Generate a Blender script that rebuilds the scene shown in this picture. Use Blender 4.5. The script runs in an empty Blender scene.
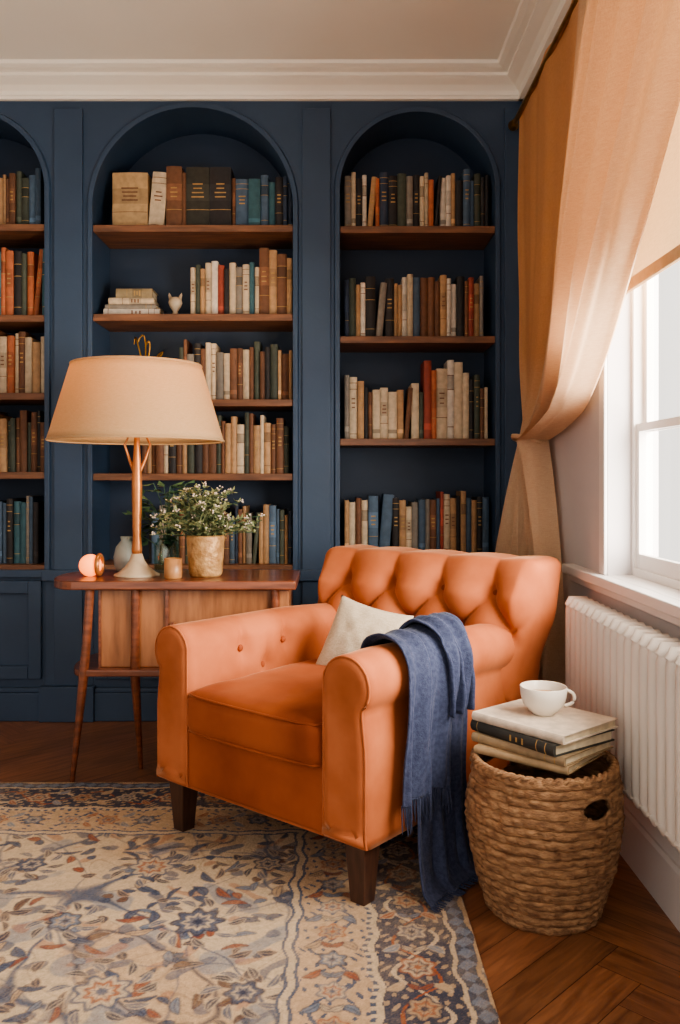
import bpy, bmesh, math, random
import numpy as np
from mathutils import Vector, Matrix, noise
R = random.Random(7)
scene = bpy.context.scene
COL = scene.collection

def lin(r, g, b):
    def f(c):
        c /= 255.0
        return c/12.92 if c <= 0.04045 else ((c+0.055)/1.055)**2.4
    return (f(r), f(g), f(b), 1.0)

# ---------------------------------------------------------------- materials
def new_mat(name):
    m = bpy.data.materials.new(name); m.use_nodes = True
    nt = m.node_tree
    return m, nt, nt.nodes['Principled BSDF']

def mat(name, c1, c2=None, scale=8, rough=0.6, metal=0, bump=0, bscale=60, sheen=0, sheen_tint=None,
        attr=None, stretch=None, detail=4, coat=0, emis=None, estr=0, ramp=(0.35, 0.65), spec=None, coord='Object'):
    m, nt, b = new_mat(name)
    N, L = nt.nodes, nt.links
    tc = N.new('ShaderNodeTexCoord'); mp = N.new('ShaderNodeMapping')
    L.new(tc.outputs[coord], mp.inputs['Vector'])
    if stretch: mp.inputs['Scale'].default_value = stretch
    no = N.new('ShaderNodeTexNoise'); no.inputs['Scale'].default_value = scale; no.inputs['Detail'].default_value = detail
    L.new(mp.outputs[0], no.inputs['Vector'])
    cr = N.new('ShaderNodeValToRGB')
    cr.color_ramp.elements[0].position = ramp[0]; cr.color_ramp.elements[1].position = ramp[1]
    cr.color_ramp.elements[0].color = c1; cr.color_ramp.elements[1].color = c2 or c1
    L.new(no.outputs['Fac'], cr.inputs['Fac'])
    out = cr.outputs['Color']
    if attr:
        at = N.new('ShaderNodeAttribute'); at.attribute_name = attr
        mx = N.new('ShaderNodeMix'); mx.data_type = 'RGBA'; mx.blend_type = 'MULTIPLY'; mx.inputs[0].default_value = 1
        L.new(at.outputs['Color'], mx.inputs[6]); L.new(out, mx.inputs[7]); out = mx.outputs[2]
    L.new(out, b.inputs['Base Color'])
    b.inputs['Roughness'].default_value = rough; b.inputs['Metallic'].default_value = metal
    if spec is not None: b.inputs['Specular IOR Level'].default_value = spec
    b.inputs['Coat Weight'].default_value = coat
    if sheen:
        b.inputs['Sheen Weight'].default_value = sheen; b.inputs['Sheen Roughness'].default_value = 0.3
        if sheen_tint: b.inputs['Sheen Tint'].default_value = sheen_tint
    if bump:
        n2 = N.new('ShaderNodeTexNoise'); n2.inputs['Scale'].default_value = bscale; n2.inputs['Detail'].default_value = 3
        L.new(mp.outputs[0], n2.inputs['Vector'])
        bp = N.new('ShaderNodeBump'); bp.inputs['Strength'].default_value = bump; bp.inputs['Distance'].default_value = 0.01
        L.new(n2.outputs['Fac'], bp.inputs['Height']); L.new(bp.outputs[0], b.inputs['Normal'])
    if emis:
        b.inputs['Emission Color'].default_value = emis; b.inputs['Emission Strength'].default_value = estr
    return m

def cloth(name, c1, c2, transl=0.4, tcol=None, weave=500, attr=None, sheen=0.1, coord='Object'):
    m, nt, b = new_mat(name); N, L = nt.nodes, nt.links
    tc = N.new('ShaderNodeTexCoord')
    outs = []
    for st in ((1, 1, 14), (14, 14, 1)):
        mp = N.new('ShaderNodeMapping'); mp.inputs['Scale'].default_value = st
        L.new(tc.outputs['Object'], mp.inputs['Vector'])
        no = N.new('ShaderNodeTexNoise'); no.inputs['Scale'].default_value = weave/14; no.inputs['Detail'].default_value = 2
        L.new(mp.outputs[0], no.inputs['Vector']); outs.append(no)
    ad = N.new('ShaderNodeMath'); ad.operation = 'ADD'
    L.new(outs[0].outputs['Fac'], ad.inputs[0]); L.new(outs[1].outputs['Fac'], ad.inputs[1])
    mr = N.new('ShaderNodeMapRange'); mr.inputs['From Min'].default_value = 0.75; mr.inputs['From Max'].default_value = 1.25
    L.new(ad.outputs[0], mr.inputs['Value'])
    mx = N.new('ShaderNodeMix'); mx.data_type = 'RGBA'; mx.inputs[6].default_value = c1; mx.inputs[7].default_value = c2
    L.new(mr.outputs[0], mx.inputs[0]); out = mx.outputs[2]
    if attr:
        at = N.new('ShaderNodeAttribute'); at.attribute_name = attr
        m2 = N.new('ShaderNodeMix'); m2.data_type = 'RGBA'; m2.blend_type = 'MULTIPLY'; m2.inputs[0].default_value = 1
        L.new(at.outputs['Color'], m2.inputs[6]); L.new(out, m2.inputs[7]); out = m2.outputs[2]
    L.new(out, b.inputs['Base Color']); b.inputs['Roughness'].default_value = 0.9
    b.inputs['Specular IOR Level'].default_value = 0.2
    b.inputs['Sheen Weight'].default_value = sheen
    bp = N.new('ShaderNodeBump'); bp.inputs['Strength'].default_value = 0.3; bp.inputs['Distance'].default_value = 0.003
    L.new(ad.outputs[0], bp.inputs['Height']); L.new(bp.outputs[0], b.inputs['Normal'])
    if transl > 0:
        tr = N.new('ShaderNodeBsdfTranslucent')
        if tcol: tr.inputs['Color'].default_value = tcol
        if (not tcol) or attr:
            L.new(out, tr.inputs['Color'])
        ms = N.new('ShaderNodeMixShader'); ms.inputs[0].default_value = transl
        L.new(b.outputs[0], ms.inputs[1]); L.new(tr.outputs[0], ms.inputs[2])
        L.new(ms.outputs[0], N['Material Output'].inputs['Surface'])
    return m

M = {}
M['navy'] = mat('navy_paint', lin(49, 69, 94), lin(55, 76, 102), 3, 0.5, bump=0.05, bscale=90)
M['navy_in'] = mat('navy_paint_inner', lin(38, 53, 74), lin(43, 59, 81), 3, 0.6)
M['shelf'] = mat('shelf_walnut', lin(98, 66, 48), lin(134, 92, 66), 6, 0.5, stretch=(1, 8, 8), bump=0.1)
M['ceil'] = mat('ceiling_plaster', lin(246, 242, 233), lin(248, 245, 237), 2, 0.9, bump=0.04, bscale=40)
M['trim'] = mat('trim_paint', lin(243, 237, 226), lin(246, 241, 231), 2, 0.5)
M['wall'] = mat('wall_paint', lin(203, 198, 199), lin(209, 205, 206), 2, 0.85, bump=0.04)
M['white'] = mat('white_gloss', lin(226, 222, 219), lin(232, 228, 225), 2, 0.35)
M['rad'] = mat('radiator_enamel', lin(222, 213, 203), lin(228, 220, 211), 2, 0.4)
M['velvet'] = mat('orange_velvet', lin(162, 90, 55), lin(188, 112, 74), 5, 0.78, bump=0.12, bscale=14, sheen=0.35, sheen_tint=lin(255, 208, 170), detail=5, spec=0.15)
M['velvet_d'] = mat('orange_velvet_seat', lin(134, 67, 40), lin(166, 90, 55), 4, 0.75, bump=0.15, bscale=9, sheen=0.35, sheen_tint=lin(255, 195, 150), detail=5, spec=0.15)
M['leg'] = mat('dark_wood_leg', lin(62, 40, 32), lin(80, 54, 42), 12, 0.35, stretch=(6, 6, 1))
M['throw'] = mat('navy_wool', lin(57, 63, 86), lin(73, 79, 103), 90, 0.95, bump=0.35, bscale=260, sheen=0.15, spec=0.1)
M['pillow'] = cloth('linen_pillow', lin(174, 158, 134), lin(210, 195, 172), 0, weave=900)
M['mahog'] = mat('red_walnut', lin(100, 56, 38), lin(136, 80, 55), 7, 0.3, stretch=(1, 8, 8), coat=0.3)
M['oakv'] = mat('cabinet_veneer', lin(134, 86, 55), lin(170, 114, 75), 5, 0.4, stretch=(7, 7, 1), bump=0.05, coat=0.15)
M['copper'] = mat('copper_lacquer', lin(168, 106, 62), lin(192, 128, 80), 10, 0.32, metal=0.45)
M['cream'] = mat('cream_ceramic', lin(222, 213, 199), lin(230, 222, 210), 6, 0.25)
M['lbase'] = mat('lamp_base_stone', lin(176, 158, 134), lin(196, 178, 154), 16, 0.4)
M['brass'] = mat('aged_brass', lin(150, 112, 56), lin(178, 138, 74), 20, 0.35, metal=0.9)
M['pot'] = mat('hammered_clay', lin(160, 120, 76), lin(204, 164, 114), 26, 0.5, bump=0.8, bscale=40, metal=0.25)
M['leaf'] = mat('leaf_green', lin(104, 116, 78), lin(156, 160, 118), 20, 0.6)
M['leafd'] = mat('dark_leaf', lin(42, 76, 56), lin(76, 110, 78), 14, 0.5)
M['flower'] = mat('pale_flower', lin(215, 200, 188), lin(236, 222, 212), 20, 0.7)
M['basket'] = mat('seagrass', lin(112, 78, 54), lin(184, 144, 106), 30, 0.8, stretch=(1, 1, 3.5), bump=0.6, bscale=110, ramp=(0.3, 0.7))
M['book'] = mat('book_cloth', (0.82, 0.82, 0.82, 1), (1.05, 1.05, 1.05, 1), 40, 0.65, attr='Col', bump=0.06, bscale=200)
M['glow'] = mat('orb_glow', lin(255, 170, 110), rough=0.4, emis=lin(255, 130, 55), estr=2.2)

def glassmat(name, tint=(1, 1, 1, 1), refl=0.04):
    m, nt, b = new_mat(name); N, L = nt.nodes, nt.links
    g = N.new('ShaderNodeBsdfGlossy'); g.inputs['Roughness'].default_value = 0.03
    t = N.new('ShaderNodeBsdfTransparent'); t.inputs['Color'].default_value = tint
    ms = N.new('ShaderNodeMixShader'); ms.inputs[0].default_value = refl
    L.new(t.outputs[0], ms.inputs[1]); L.new(g.outputs[0], ms.inputs[2])
    L.new(ms.outputs[0], N['Material Output'].inputs['Surface'])
    return m
M['glass'] = glassmat('window_glass', refl=0.03); M['jar'] = glassmat('jar_glass', tint=(0.75, 0.85, 0.8, 1), refl=0.12)
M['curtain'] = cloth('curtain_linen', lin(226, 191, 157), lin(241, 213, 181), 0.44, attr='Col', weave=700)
M['blind'] = cloth('blind_linen', lin(206, 176, 140), lin(224, 197, 162), 0.14, tcol=lin(226, 186, 138), weave=600)
M['shade'] = cloth('shade_linen', lin(204, 174, 134), lin(226, 198, 158), 0.4, tcol=lin(235, 194, 140), weave=900)

# ---------------------------------------------------------------- mesh builder
def empty(name, loc=(0, 0, 0), rotz=0):
    e = bpy.data.objects.new(name, None); e.empty_display_size = 0.1
    e.location = loc; e.rotation_euler = (0, 0, rotz); COL.objects.link(e); return e

class MB:
    def __init__(s): s.v = []; s.f = []; s.c = []; s.m = []
    def quad(s, pts, col=(1, 1, 1, 1), m=0):
        i = len(s.v); s.v += [tuple(p) for p in pts]; s.f.append(tuple(range(i, i+len(pts)))); s.c.append(col); s.m.append(m)
    def box(s, lo, hi, col=(1, 1, 1, 1), m=0, xf=None):
        x0, y0, z0 = lo; x1, y1, z1 = hi
        p = [(x0, y0, z0), (x1, y0, z0), (x1, y1, z0), (x0, y1, z0), (x0, y0, z1), (x1, y0, z1), (x1, y1, z1), (x0, y1, z1)]
        if xf: p = [tuple(xf @ Vector(q)) for q in p]
        i = len(s.v); s.v += p
        for f in ((0, 3, 2, 1), (4, 5, 6, 7), (0, 1, 5, 4), (1, 2, 6, 5), (2, 3, 7, 6), (3, 0, 4, 7)):
            s.f.append(tuple(i+k for k in f)); s.c.append(col); s.m.append(m)
    def grid(s, P, closed_u=False, col=(1, 1, 1, 1), m=0, skip=None, cf=None):
        nv = len(P); nu = len(P[0]); i = len(s.v)
        for r in P: s.v += [tuple(q) for q in r]
        for a in range(nv-1):
            for b in range(nu if closed_u else nu-1):
                if skip and skip(a, b): continue
                b2 = (b+1) % nu
                s.f.append((i+a*nu+b, i+a*nu+b2, i+(a+1)*nu+b2, i+(a+1)*nu+b))
                s.c.append(cf(a, b) if cf else col); s.m.append(m)
    def cap(s, ring, col=(1, 1, 1, 1), m=0, flip=False):
        r = list(ring)
        if flip: r = r[::-1]
        s.quad(r, col, m)
    def tube(s, pts, rad, n=8, col=(1, 1, 1, 1), m=0):
        pts = [Vector(p) for p in pts]; rings = []
        for k, p in enumerate(pts):
            d = (pts[min(k+1, len(pts)-1)]-pts[max(k-1, 0)])
            if d.length < 1e-9: d = Vector((0, 0, 1))
            d.normalize()
            u = d.cross(Vector((0.13, 0.31, 0.94)) if abs(d.z) < 0.9 else Vector((1, 0, 0))).normalized(); w = d.cross(u)
            r = rad[k] if hasattr(rad, '__len__') else rad
            rings.append([p+u*r*math.cos(t*2*math.pi/n)+w*r*math.sin(t*2*math.pi/n) for t in range(n)])
        s.grid(rings, True, col, m); s.cap(rings[0], col, m, True); s.cap(rings[-1], col, m)
    def lathe(s, prof, c=(0, 0, 0), n=48, col=(1, 1, 1, 1), m=0):
        P = [[(c[0]+r*math.cos(t*2*math.pi/n), c[1]+r*math.sin(t*2*math.pi/n), c[2]+z) for t in range(n)] for r, z in prof]
        s.grid(P, True, col, m)
    def done(s, name, mats, smooth=False, parent=None, bevel=0, merge=False, angle=None, solid=0, loc=None, rot=None, subsurf=0):
        me = bpy.data.meshes.new(name); me.from_pydata(s.v, [], s.f)
        if not isinstance(mats, (list, tuple)): mats = [mats]
        for m in mats: me.materials.append(m)
        me.polygons.foreach_set('material_index', s.m)
        ca = me.color_attributes.new('Col', 'FLOAT_COLOR', 'CORNER')
        buf = []
        for f, c in zip(s.f, s.c): buf += list(c)*len(f)
        ca.data.foreach_set('color', buf)
        if merge:
            bm = bmesh.new(); bm.from_mesh(me); bmesh.ops.remove_doubles(bm, verts=bm.verts, dist=1e-5)
            bmesh.ops.recalc_face_normals(bm, faces=bm.faces); bm.to_mesh(me); bm.free()
        if smooth: me.polygons.foreach_set('use_smooth', [True]*len(me.polygons))
        me.update()
        o = bpy.data.objects.new(name, me); COL.objects.link(o)
        if parent: o.parent = parent
        if loc: o.location = loc
        if rot: o.rotation_euler = rot
        if solid:
            md = o.modifiers.new('Solid', 'SOLIDIFY'); md.thickness = solid; md.offset = 0
        if bevel:
            md = o.modifiers.new('Bevel', 'BEVEL'); md.width = bevel; md.segments = 3; md.limit_method = 'ANGLE'
        return o

def rbox(size, r, n=(20, 20, 20), fn=None):
    hx, hy, hz = size[0]/2, size[1]/2, size[2]/2
    mb = MB()
    def pt(x, y, z):
        qx = max(-hx+r, min(hx-r, x)); qy = max(-hy+r, min(hy-r, y)); qz = max(-hz+r, min(hz-r, z))
        d = Vector((x-qx, y-qy, z-qz))
        if d.length > 1e-9: d = d.normalized()*r
        p = Vector((qx, qy, qz))+d
        return fn(p) if fn else p
    def axis(h, k):
        a = [-h, -h+r*0.25, -h+r*0.6]
        a += [(-h+r)+(2*h-2*r)*i/k for i in range(k+1)]
        a += [h-r*0.6, h-r*0.25, h]
        return a
    X, Y, Z = axis(hx, n[0]), axis(hy, n[1]), axis(hz, n[2])
    mb.grid([[pt(x, -hy, z) for x in X] for z in Z])
    mb.grid([[pt(x, hy, z) for x in X[::-1]] for z in Z])
    mb.grid([[pt(-hx, y, z) for y in Y[::-1]] for z in Z])
    mb.grid([[pt(hx, y, z) for y in Y] for z in Z])
    mb.grid([[pt(x, y, hz) for x in X] for y in Y])
    mb.grid([[pt(x, y, -hz) for x in X[::-1]] for y in Y])
    return mb
def sm(t): t = max(0, min(1, t)); return t*t*(3-2*t)

# ================================================================= ROOM SHELL
WX = 0.86; YB = 3.90; YW = 4.22; CZ = 2.96; XL = -2.75; YF = -1.2
fl = MB(); n = 9; W = 0.105
th = math.radians(45); ct, st = math.cos(th), math.sin(th)
uvs = []
def clip(poly, ax, lim, sign):
    out = []
    for i in range(len(poly)):
        a, c = poly[i], poly[(i+1) % len(poly)]
        da, dc = sign*(a[ax]-lim), sign*(c[ax]-lim)
        if da <= 0: out.append(a)
        if (da < 0 < dc) or (dc < 0 < da):
            k = da/(da-dc); out.append(tuple(a[q]+(c[q]-a[q])*k for q in range(len(a))))
    return out
def plank(gx, gy, w, h):
    g = 0.0009
    o = R.uniform(0, 50)
    c = R.uniform(0.84, 1.10); col = (c*R.uniform(0.98, 1.03), c, c*R.uniform(0.95, 1.05), 1)
    p = []
    for (a, b), (du, dv) in zip(((gx*W+g, gy*W+g), ((gx+w)*W-g, gy*W+g), ((gx+w)*W-g, (gy+h)*W-g), (gx*W+g, (gy+h)*W-g)), ((0, 0), (1, 0), (1, 1), (0, 1))):
        x = a*ct-b*st; y = a*st+b*ct
        u, v = (du*w*W, dv*h*W) if w > h else (dv*h*W, du*w*W)
        p.append((x, y, o+u, o+v))
    for ax, lim, sg in ((0, XL, -1), (0, WX, 1), (1, YF, -1), (1, YB, 1)):
        p = clip(p, ax, lim, sg)
        if len(p) < 3: return
    fl.quad([(q[0], q[1], 0.0) for q in p], col, 0)
    uvs.extend([(q[2], q[3]) for q in p])
for m_ in range(-90, 90):
    for k in range(-12, 13):
        plank(m_+2*n*k, m_, n, 1)
        plank(m_+2*n*k+n, m_-n+1, 1, n)
fl.box((XL, YF, -0.06), (WX+0.16, YW, -0.002), (0.3, 0.2, 0.15, 1))
def wood_floor():
    m, nt, b = new_mat('parquet_oak'); N, L = nt.nodes, nt.links
    uv = N.new('ShaderNodeUVMap'); uv.uv_map = 'UVMap'
    mp = N.new('ShaderNodeMapping'); mp.inputs['Scale'].default_value = (2.2, 20, 1); L.new(uv.outputs[0], mp.inputs[0])
    no = N.new('ShaderNodeTexNoise'); no.inputs['Scale'].default_value = 2.5; no.inputs['Detail'].default_value = 6; no.inputs['Distortion'].default_value = 0.6
    L.new(mp.outputs[0], no.inputs[0])
    cr = N.new('ShaderNodeValToRGB'); cr.color_ramp.elements[0].position = 0.3; cr.color_ramp.elements[1].position = 0.7
    cr.color_ramp.elements[0].color = lin(116, 76, 52); cr.color_ramp.elements[1].color = lin(162, 112, 78)
    L.new(no.outputs['Fac'], cr.inputs[0])
    at = N.new('ShaderNodeAttribute'); at.attribute_name = 'Col'
    mx = N.new('ShaderNodeMix'); mx.data_type = 'RGBA'; mx.blend_type = 'MULTIPLY'; mx.inputs[0].default_value = 1
    L.new(cr.outputs[0], mx.inputs[6]); L.new(at.outputs['Color'], mx.inputs[7]); L.new(mx.outputs[2], b.inputs['Base Color'])
    b.inputs['Roughness'].default_value = 0.34
    bp = N.new('ShaderNodeBump'); bp.inputs['Strength'].default_value = 0.08; bp.inputs['Distance'].default_value = 0.004
    L.new(no.outputs['Fac'], bp.inputs['Height']); L.new(bp.outputs[0], b.inputs['Normal'])
    return m
floor = fl.done('floor', wood_floor())
uvl = floor.data.uv_layers.new(name='UVMap')
buf = [0.0]*(2*len(floor.data.loops))
for i, (a, b_) in enumerate(uvs): buf[2*i] = a; buf[2*i+1] = b_
uvl.data.foreach_set('uv', buf)

b = MB(); b.box((XL-0.1, YF, CZ), (WX+0.2, YW+0.1, CZ+0.1)); b.done('ceiling', M['ceil'])
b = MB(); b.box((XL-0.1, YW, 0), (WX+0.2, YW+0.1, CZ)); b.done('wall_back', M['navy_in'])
b = MB(); b.box((XL-0.1, YF, 0), (XL, YW, CZ)); b.done('wall_left', M['wall'])
WY0, WY1, WZ0, WZ1 = 1.10, 2.68, 0.80, 2.55
b = MB()
b.box((WX, YF, 0), (WX+0.16, WY0, CZ)); b.box((WX, WY1, 0), (WX+0.16, YW, CZ))
b.box((WX, WY0, 0), (WX+0.16, WY1, WZ0-0.03)); b.box((WX, WY0, WZ1), (WX+0.16, WY1, CZ))
b.done('wall_right', M['wall'])

prof = [(0.0, 0.0), (0.022, 0.0), (0.026, 0.012), (0.02, 0.02), (0.024, 0.035), (0.045, 0.055), (0.075, 0.07), (0.088, 0.078), (0.088, 0.09), (0.115, 0.098), (0.135, 0.108), (0.14, 0.122), (0, 0.122)]
z0 = CZ-0.122
b = MB()
b.grid([[(XL, YB-p, z0+z) for p, z in prof], [(WX, YB-p, z0+z) for p, z in prof]]); b.done('trim_1', M['trim'])
b = MB()
b.grid([[(WX-p, YB, z0+z) for p, z in prof], [(WX-p, YF, z0+z) for p, z in prof]]); b.done('trim_2', M['trim'])
prof = [(0, 0), (0.022, 0), (0.022, 0.135), (0.016, 0.145), (0.018, 0.155), (0.008, 0.178), (0.006, 0.19), (0, 0.19)]
b = MB(); b.grid([[(WX-p, YB, z) for p, z in prof], [(WX-p, YF, z) for p, z in prof]]); b.done('baseboard_right', M['white'])

# window
win = empty('window_1', (WX, (WY0+WY1)/2, WZ0))
def child(o, par):
    o.parent = par; o.matrix_parent_inverse = Matrix.Translation(-par.location); return o
b = MB(); FX = WX+0.075
b.box((FX, WY0, WZ0), (FX+0.06, WY0+0.04, WZ1)); b.box((FX, WY1-0.02, WZ0), (FX+0.06, WY1, WZ1))
b.box((FX+0.001, WY0+0.04, WZ0), (FX+0.059, WY1-0.02, WZ0+0.025)); b.box((FX+0.001, WY0+0.04, WZ1-0.05), (FX+0.059, WY1-0.02, WZ1))
child(b.done('frame', M['white']), win)
SX = FX+0.008
for nm, a0, a1, dx in (('lower_sash', WZ0+0.025, 1.275, 0.0), ('upper_sash', 1.25, WZ1-0.05, 0.024)):
    b = MB(); q = SX+dx
    b.box((q, WY0+0.04, a0), (q+0.022, WY0+0.07, a1)); b.box((q, WY1-0.045, a0), (q+0.022, WY1-0.02, a1))
    b.box((q+0.001, WY0+0.07, a0), (q+0.021, WY1-0.045, a0+(0.045 if dx == 0 else 0.022))); b.box((q+0.001, WY0+0.07, a1-0.024), (q+0.021, WY1-0.045, a1))
    b.box((q+0.002, 1.875, a0+0.022), (q+0.02, 1.895, a1-0.024))
    child(b.done(nm, M['white']), win)
    b = MB(); b.quad([(q+0.011, WY0+0.06, a0+0.01), (q+0.011, WY1-0.03, a0+0.01), (q+0.011, WY1-0.03, a1-0.01), (q+0.011, WY0+0.06, a1-0.01)])
    child(b.done(nm+'_glass', M['glass']), win)
b = MB(); b.box((WX-0.045, WY0-0.12, WZ0-0.032), (WX+0.001, 3.06, WZ0))
b.box((WX-0.001, WY0, WZ0-0.032), (FX+0.01, WY1, WZ0)); b.box((WX-0.02, WY0-0.1, WZ0-0.06), (WX, 3.04, WZ0-0.03))
child(b.done('sill', M['white'], bevel=0.005), win)
b = MB()
b.box((WX-0.012, WY1+0.0, WZ0), (WX, WY1+0.055, WZ1+0.05))
child(b.done('architrave', M['white'], bevel=0.004), win)

# ================================================================= BOOKCASE
bc = empty('built_in_bookcase', (0, 0, 0))
bays = [(-2.04, -1.33, 2.43, 0.355), (-1.11, -0.193, 2.35, 0.455), (0.023, 0.734, 2.43, 0.355)]
LEDGE = 0.69; TOP = CZ-0.1
b = MB()
def arch(x0, x1, zs, rz, n=40):
    cx = (x0+x1)/2; rx = (x1-x0)/2
    return [(cx-rx*math.cos(math.pi*i/n), zs+rz*math.sin(math.pi*i/n)) for i in range(n+1)]
xs = [XL]+[v for bb in bays for v in bb[:2]]+[WX]
for i in range(0, len(xs), 2):
    b.box((xs[i], YB, 0.0), (xs[i+1], YW-0.01, TOP+0.02))
for x0, x1, zs, rz in bays:
    A = arch(x0, x1, zs, rz)
    for (xa, za), (xb, zb) in zip(A[:-1], A[1:]):
        b.quad([(xa, YB, za), (xb, YB, zb), (xb, YB, TOP+0.02), (xa, YB, TOP+0.02)])
        b.quad([(xa, YB, za), (xa, YW-0.02, za), (xb, YW-0.02, zb), (xb, YB, zb)])
child(b.done('frame', M['navy']), bc)
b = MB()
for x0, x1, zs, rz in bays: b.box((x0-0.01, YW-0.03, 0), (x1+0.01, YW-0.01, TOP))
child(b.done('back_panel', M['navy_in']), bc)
b = MB()
for x0, x1, zs, rz in bays:
    for off, dep, wd in ((0.0, 0.014, 0.028),):
        A = [(x0, LEDGE)]+arch(x0, x1, zs, rz)+[(x1, LEDGE)]
        cx = (x0+x1)/2
        def out(p, d):
            x, z = p
            if z <= zs: return (x-d if x < cx else x+d, z)
            v = Vector(((x-cx)/((x1-x0)/2)**2, (z-zs)/rz**2)); v.normalize(); return (x+v.x*d, z+v.y*d)
        B = [out(p, wd) for p in A]
        rows = [[(p[0], YB+0.001, p[1]) for p in A], [(p[0], YB-dep, p[1]) for p in A], [(q[0], YB-dep, q[1]) for q in [out(p, wd*0.8) for p in A]], [(q[0], YB+0.001, q[1]) for q in B]]
        b.grid(rows)
for x0, x1 in ((-1.285, -1.155), (-0.150, -0.020), (0.775, 0.85), (-2.3, -2.08)):
    b.box((x0, YB-0.016, 0.16), (x1, YB, TOP-0.06))
child(b.done('moulding', M['navy'], bevel=0.003), bc)
b = MB()
for x0, x1, zs, rz in bays:
    b.box((x0, YB-0.0, 0.0), (x1, YW-0.02, LEDGE-0.03)); b.box((x0-0.005, YB-0.03, LEDGE-0.035), (x1+0.005, YW-0.02, LEDGE))
    nd = 2; w = (x1-x0)/nd
    for k in range(nd):
        a, c = x0+k*w+0.012, x0+(k+1)*w-0.012
        zz0, zz1 = 0.19, LEDGE-0.05
        s_ = 0.06
        b.box((a, YB-0.022, zz0), (a+s_, YB, zz1)); b.box((c-s_, YB-0.022, zz0), (c, YB, zz1))
        b.box((a+s_, YB-0.022, zz0), (c-s_, YB, zz0+s_)); b.box((a+s_, YB-0.022, zz1-s_), (c-s_, YB, zz1))
b.box((XL, YB-0.03, 0), (WX, YB, 0.13)); b.box((XL, YB-0.022, 0.13), (WX, YB, 0.15))
for x0, x1 in ((-1.345, -1.095), (-0.208, 0.038), (0.72, 0.86)):
    b.box((x0, YB-0.045, 0), (x1, YB, 0.16)); b.box((x0+0.01, YB-0.035, LEDGE-0.05), (x1-0.01, YB, LEDGE))
child(b.done('base_cabinet', M['navy'], bevel=0.004), bc)
shelves = [[2.274, 1.857, 1.50, 1.137, 0.71], [2.27, 1.862, 1.47, 1.13, 0.71], [2.265, 1.76, 1.29, 0.755]]
b = MB()
for (x0, x1, zs, rz), zz in zip(bays, shelves):
    for z in zz: b.box((x0, YB-0.004, z-0.032), (x1, YW-0.03, z))
child(b.done('shelf_boards', M['shelf'], bevel=0.003), bc)

# ---- books
NV, BL, TE, BK, CRM, TAN, BRN, ORG, RED, GRN, WHT, GRY, YEL = [lin(*c) for c in ((50, 62, 82), (78, 100, 122), (60, 98, 108), (46, 43, 44), (206, 186, 158), (182, 144, 106), (118, 80, 57), (186, 108, 72), (150, 70, 54), (74, 80, 68), (218, 206, 190), (136, 128, 118), (190, 156, 90))]
PAGE = lin(216, 200, 170); GOLD = lin(180, 145, 90)
def shade(c, k): return (c[0]*k, c[1]*k, c[2]*k, 1)
def add_book(mb, xf, w, h, d, c, style):
    bul = min(0.006, w*0.22); ns = 6
    g = GOLD if sum(c[:3]) < 0.9 else BRN
    if style == 0: segs = [(0, 1, c)]
    elif style == 1: segs = [(0, .08, c), (.08, .09, g), (.09, .8, c), (.8, .81, g), (.81, .9, c), (.9, .91, g), (.91, 1, c)]
    elif style == 2:
        lab = shade(c, 0.55)
        segs = [(0, .15, c), (.15, .16, g), (.16, .62, c), (.62, .63, g), (.63, .8, lab), (.8, .81, g), (.81, 1, c)]
    elif style == 3: segs = [(0, .12, c), (.12, .2, shade(c, 1.7) if sum(c[:3]) < 1 else shade(c, 0.5)), (.2, 1, c)]
    else: segs = [(0, .3, c), (.3, .31, g), (.31, .45, c), (.45, .72, shade(c, 0.75) if sum(c[:3]) > 0.6 else shade(c, 1.5)), (.72, 1, c)]
    def P(x, y, z): return xf @ Vector((x, y, z))
    for z0_, z1_, cc in segs:
        rows = []
        for z in (z0_*h, z1_*h):
            rows.append([P(w*i/ns, -bul*(1-(2*i/ns-1)**2), z) for i in range(ns+1)])
        mb.grid(rows, col=cc)
    t = 0.0025; ph = h-0.006
    mb.box((0, 0, 0), (t, d, h), c, xf=xf); mb.box((w-t, 0, 0), (w, d, h), c, xf=xf)
    mb.box((t, 0.003, 0.004), (w-t, d-0.005, ph), PAGE, xf=xf)
    mb.quad([P(w*i/ns, -bul*(1-(2*i/ns-1)**2), h) for i in range(ns+1)]+[P(w, 0.004, h), P(0, 0.004, h)], c)
    if style in (1, 4, 5) and w > 0.022:
        for k in range(3 if w < 0.1 else 4):
            zc = h*(0.5+0.07*k); ww = w*0.18*R.uniform(1, 1.6)
            mb.quad([P(w/2-ww, -bul-0.0006, zc), P(w/2+ww, -bul-0.0006, zc), P(w/2+ww, -bul-0.0006, zc+0.006), P(w/2-ww, -bul-0.0006, zc+0.006)], g)
def row(mb, x0, x1, z, hm, pal, wr=(0.014, 0.036), hv=0.035, first=None, hlim=1):
    x = x0
    lst = list(first or [])
    while x < x1-0.014:
        if lst: c, w, h = lst.pop(0)
        else:
            w = R.uniform(*wr); h = hm+R.uniform(-hv, hv); c = R.choice(pal)
            c = shade(c, R.uniform(0.7, 1.12))
        if x+w > x1: w = x1-x
        h = min(h, hlim)
        if w < 0.012: break
        a = R.uniform(-0.008, 0.008)
        ln = 0
        if R.random() < 0.06: ln = 0.09
        xf = Matrix.Translation((x, 3.955+R.uniform(0, 0.02), z+0.0005)) @ Matrix.Rotation(a, 4, 'Z') @ Matrix.Rotation(ln, 4, 'Y')
        add_book(mb, xf, w, h, R.uniform(0.14, 0.19), c, R.choice((0, 0, 1, 2, 3, 4)) if w < 0.06 else R.choice((1, 4)))
        x += w+0.0015+(math.sin(ln)*h*0.6 if ln else 0)
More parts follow.
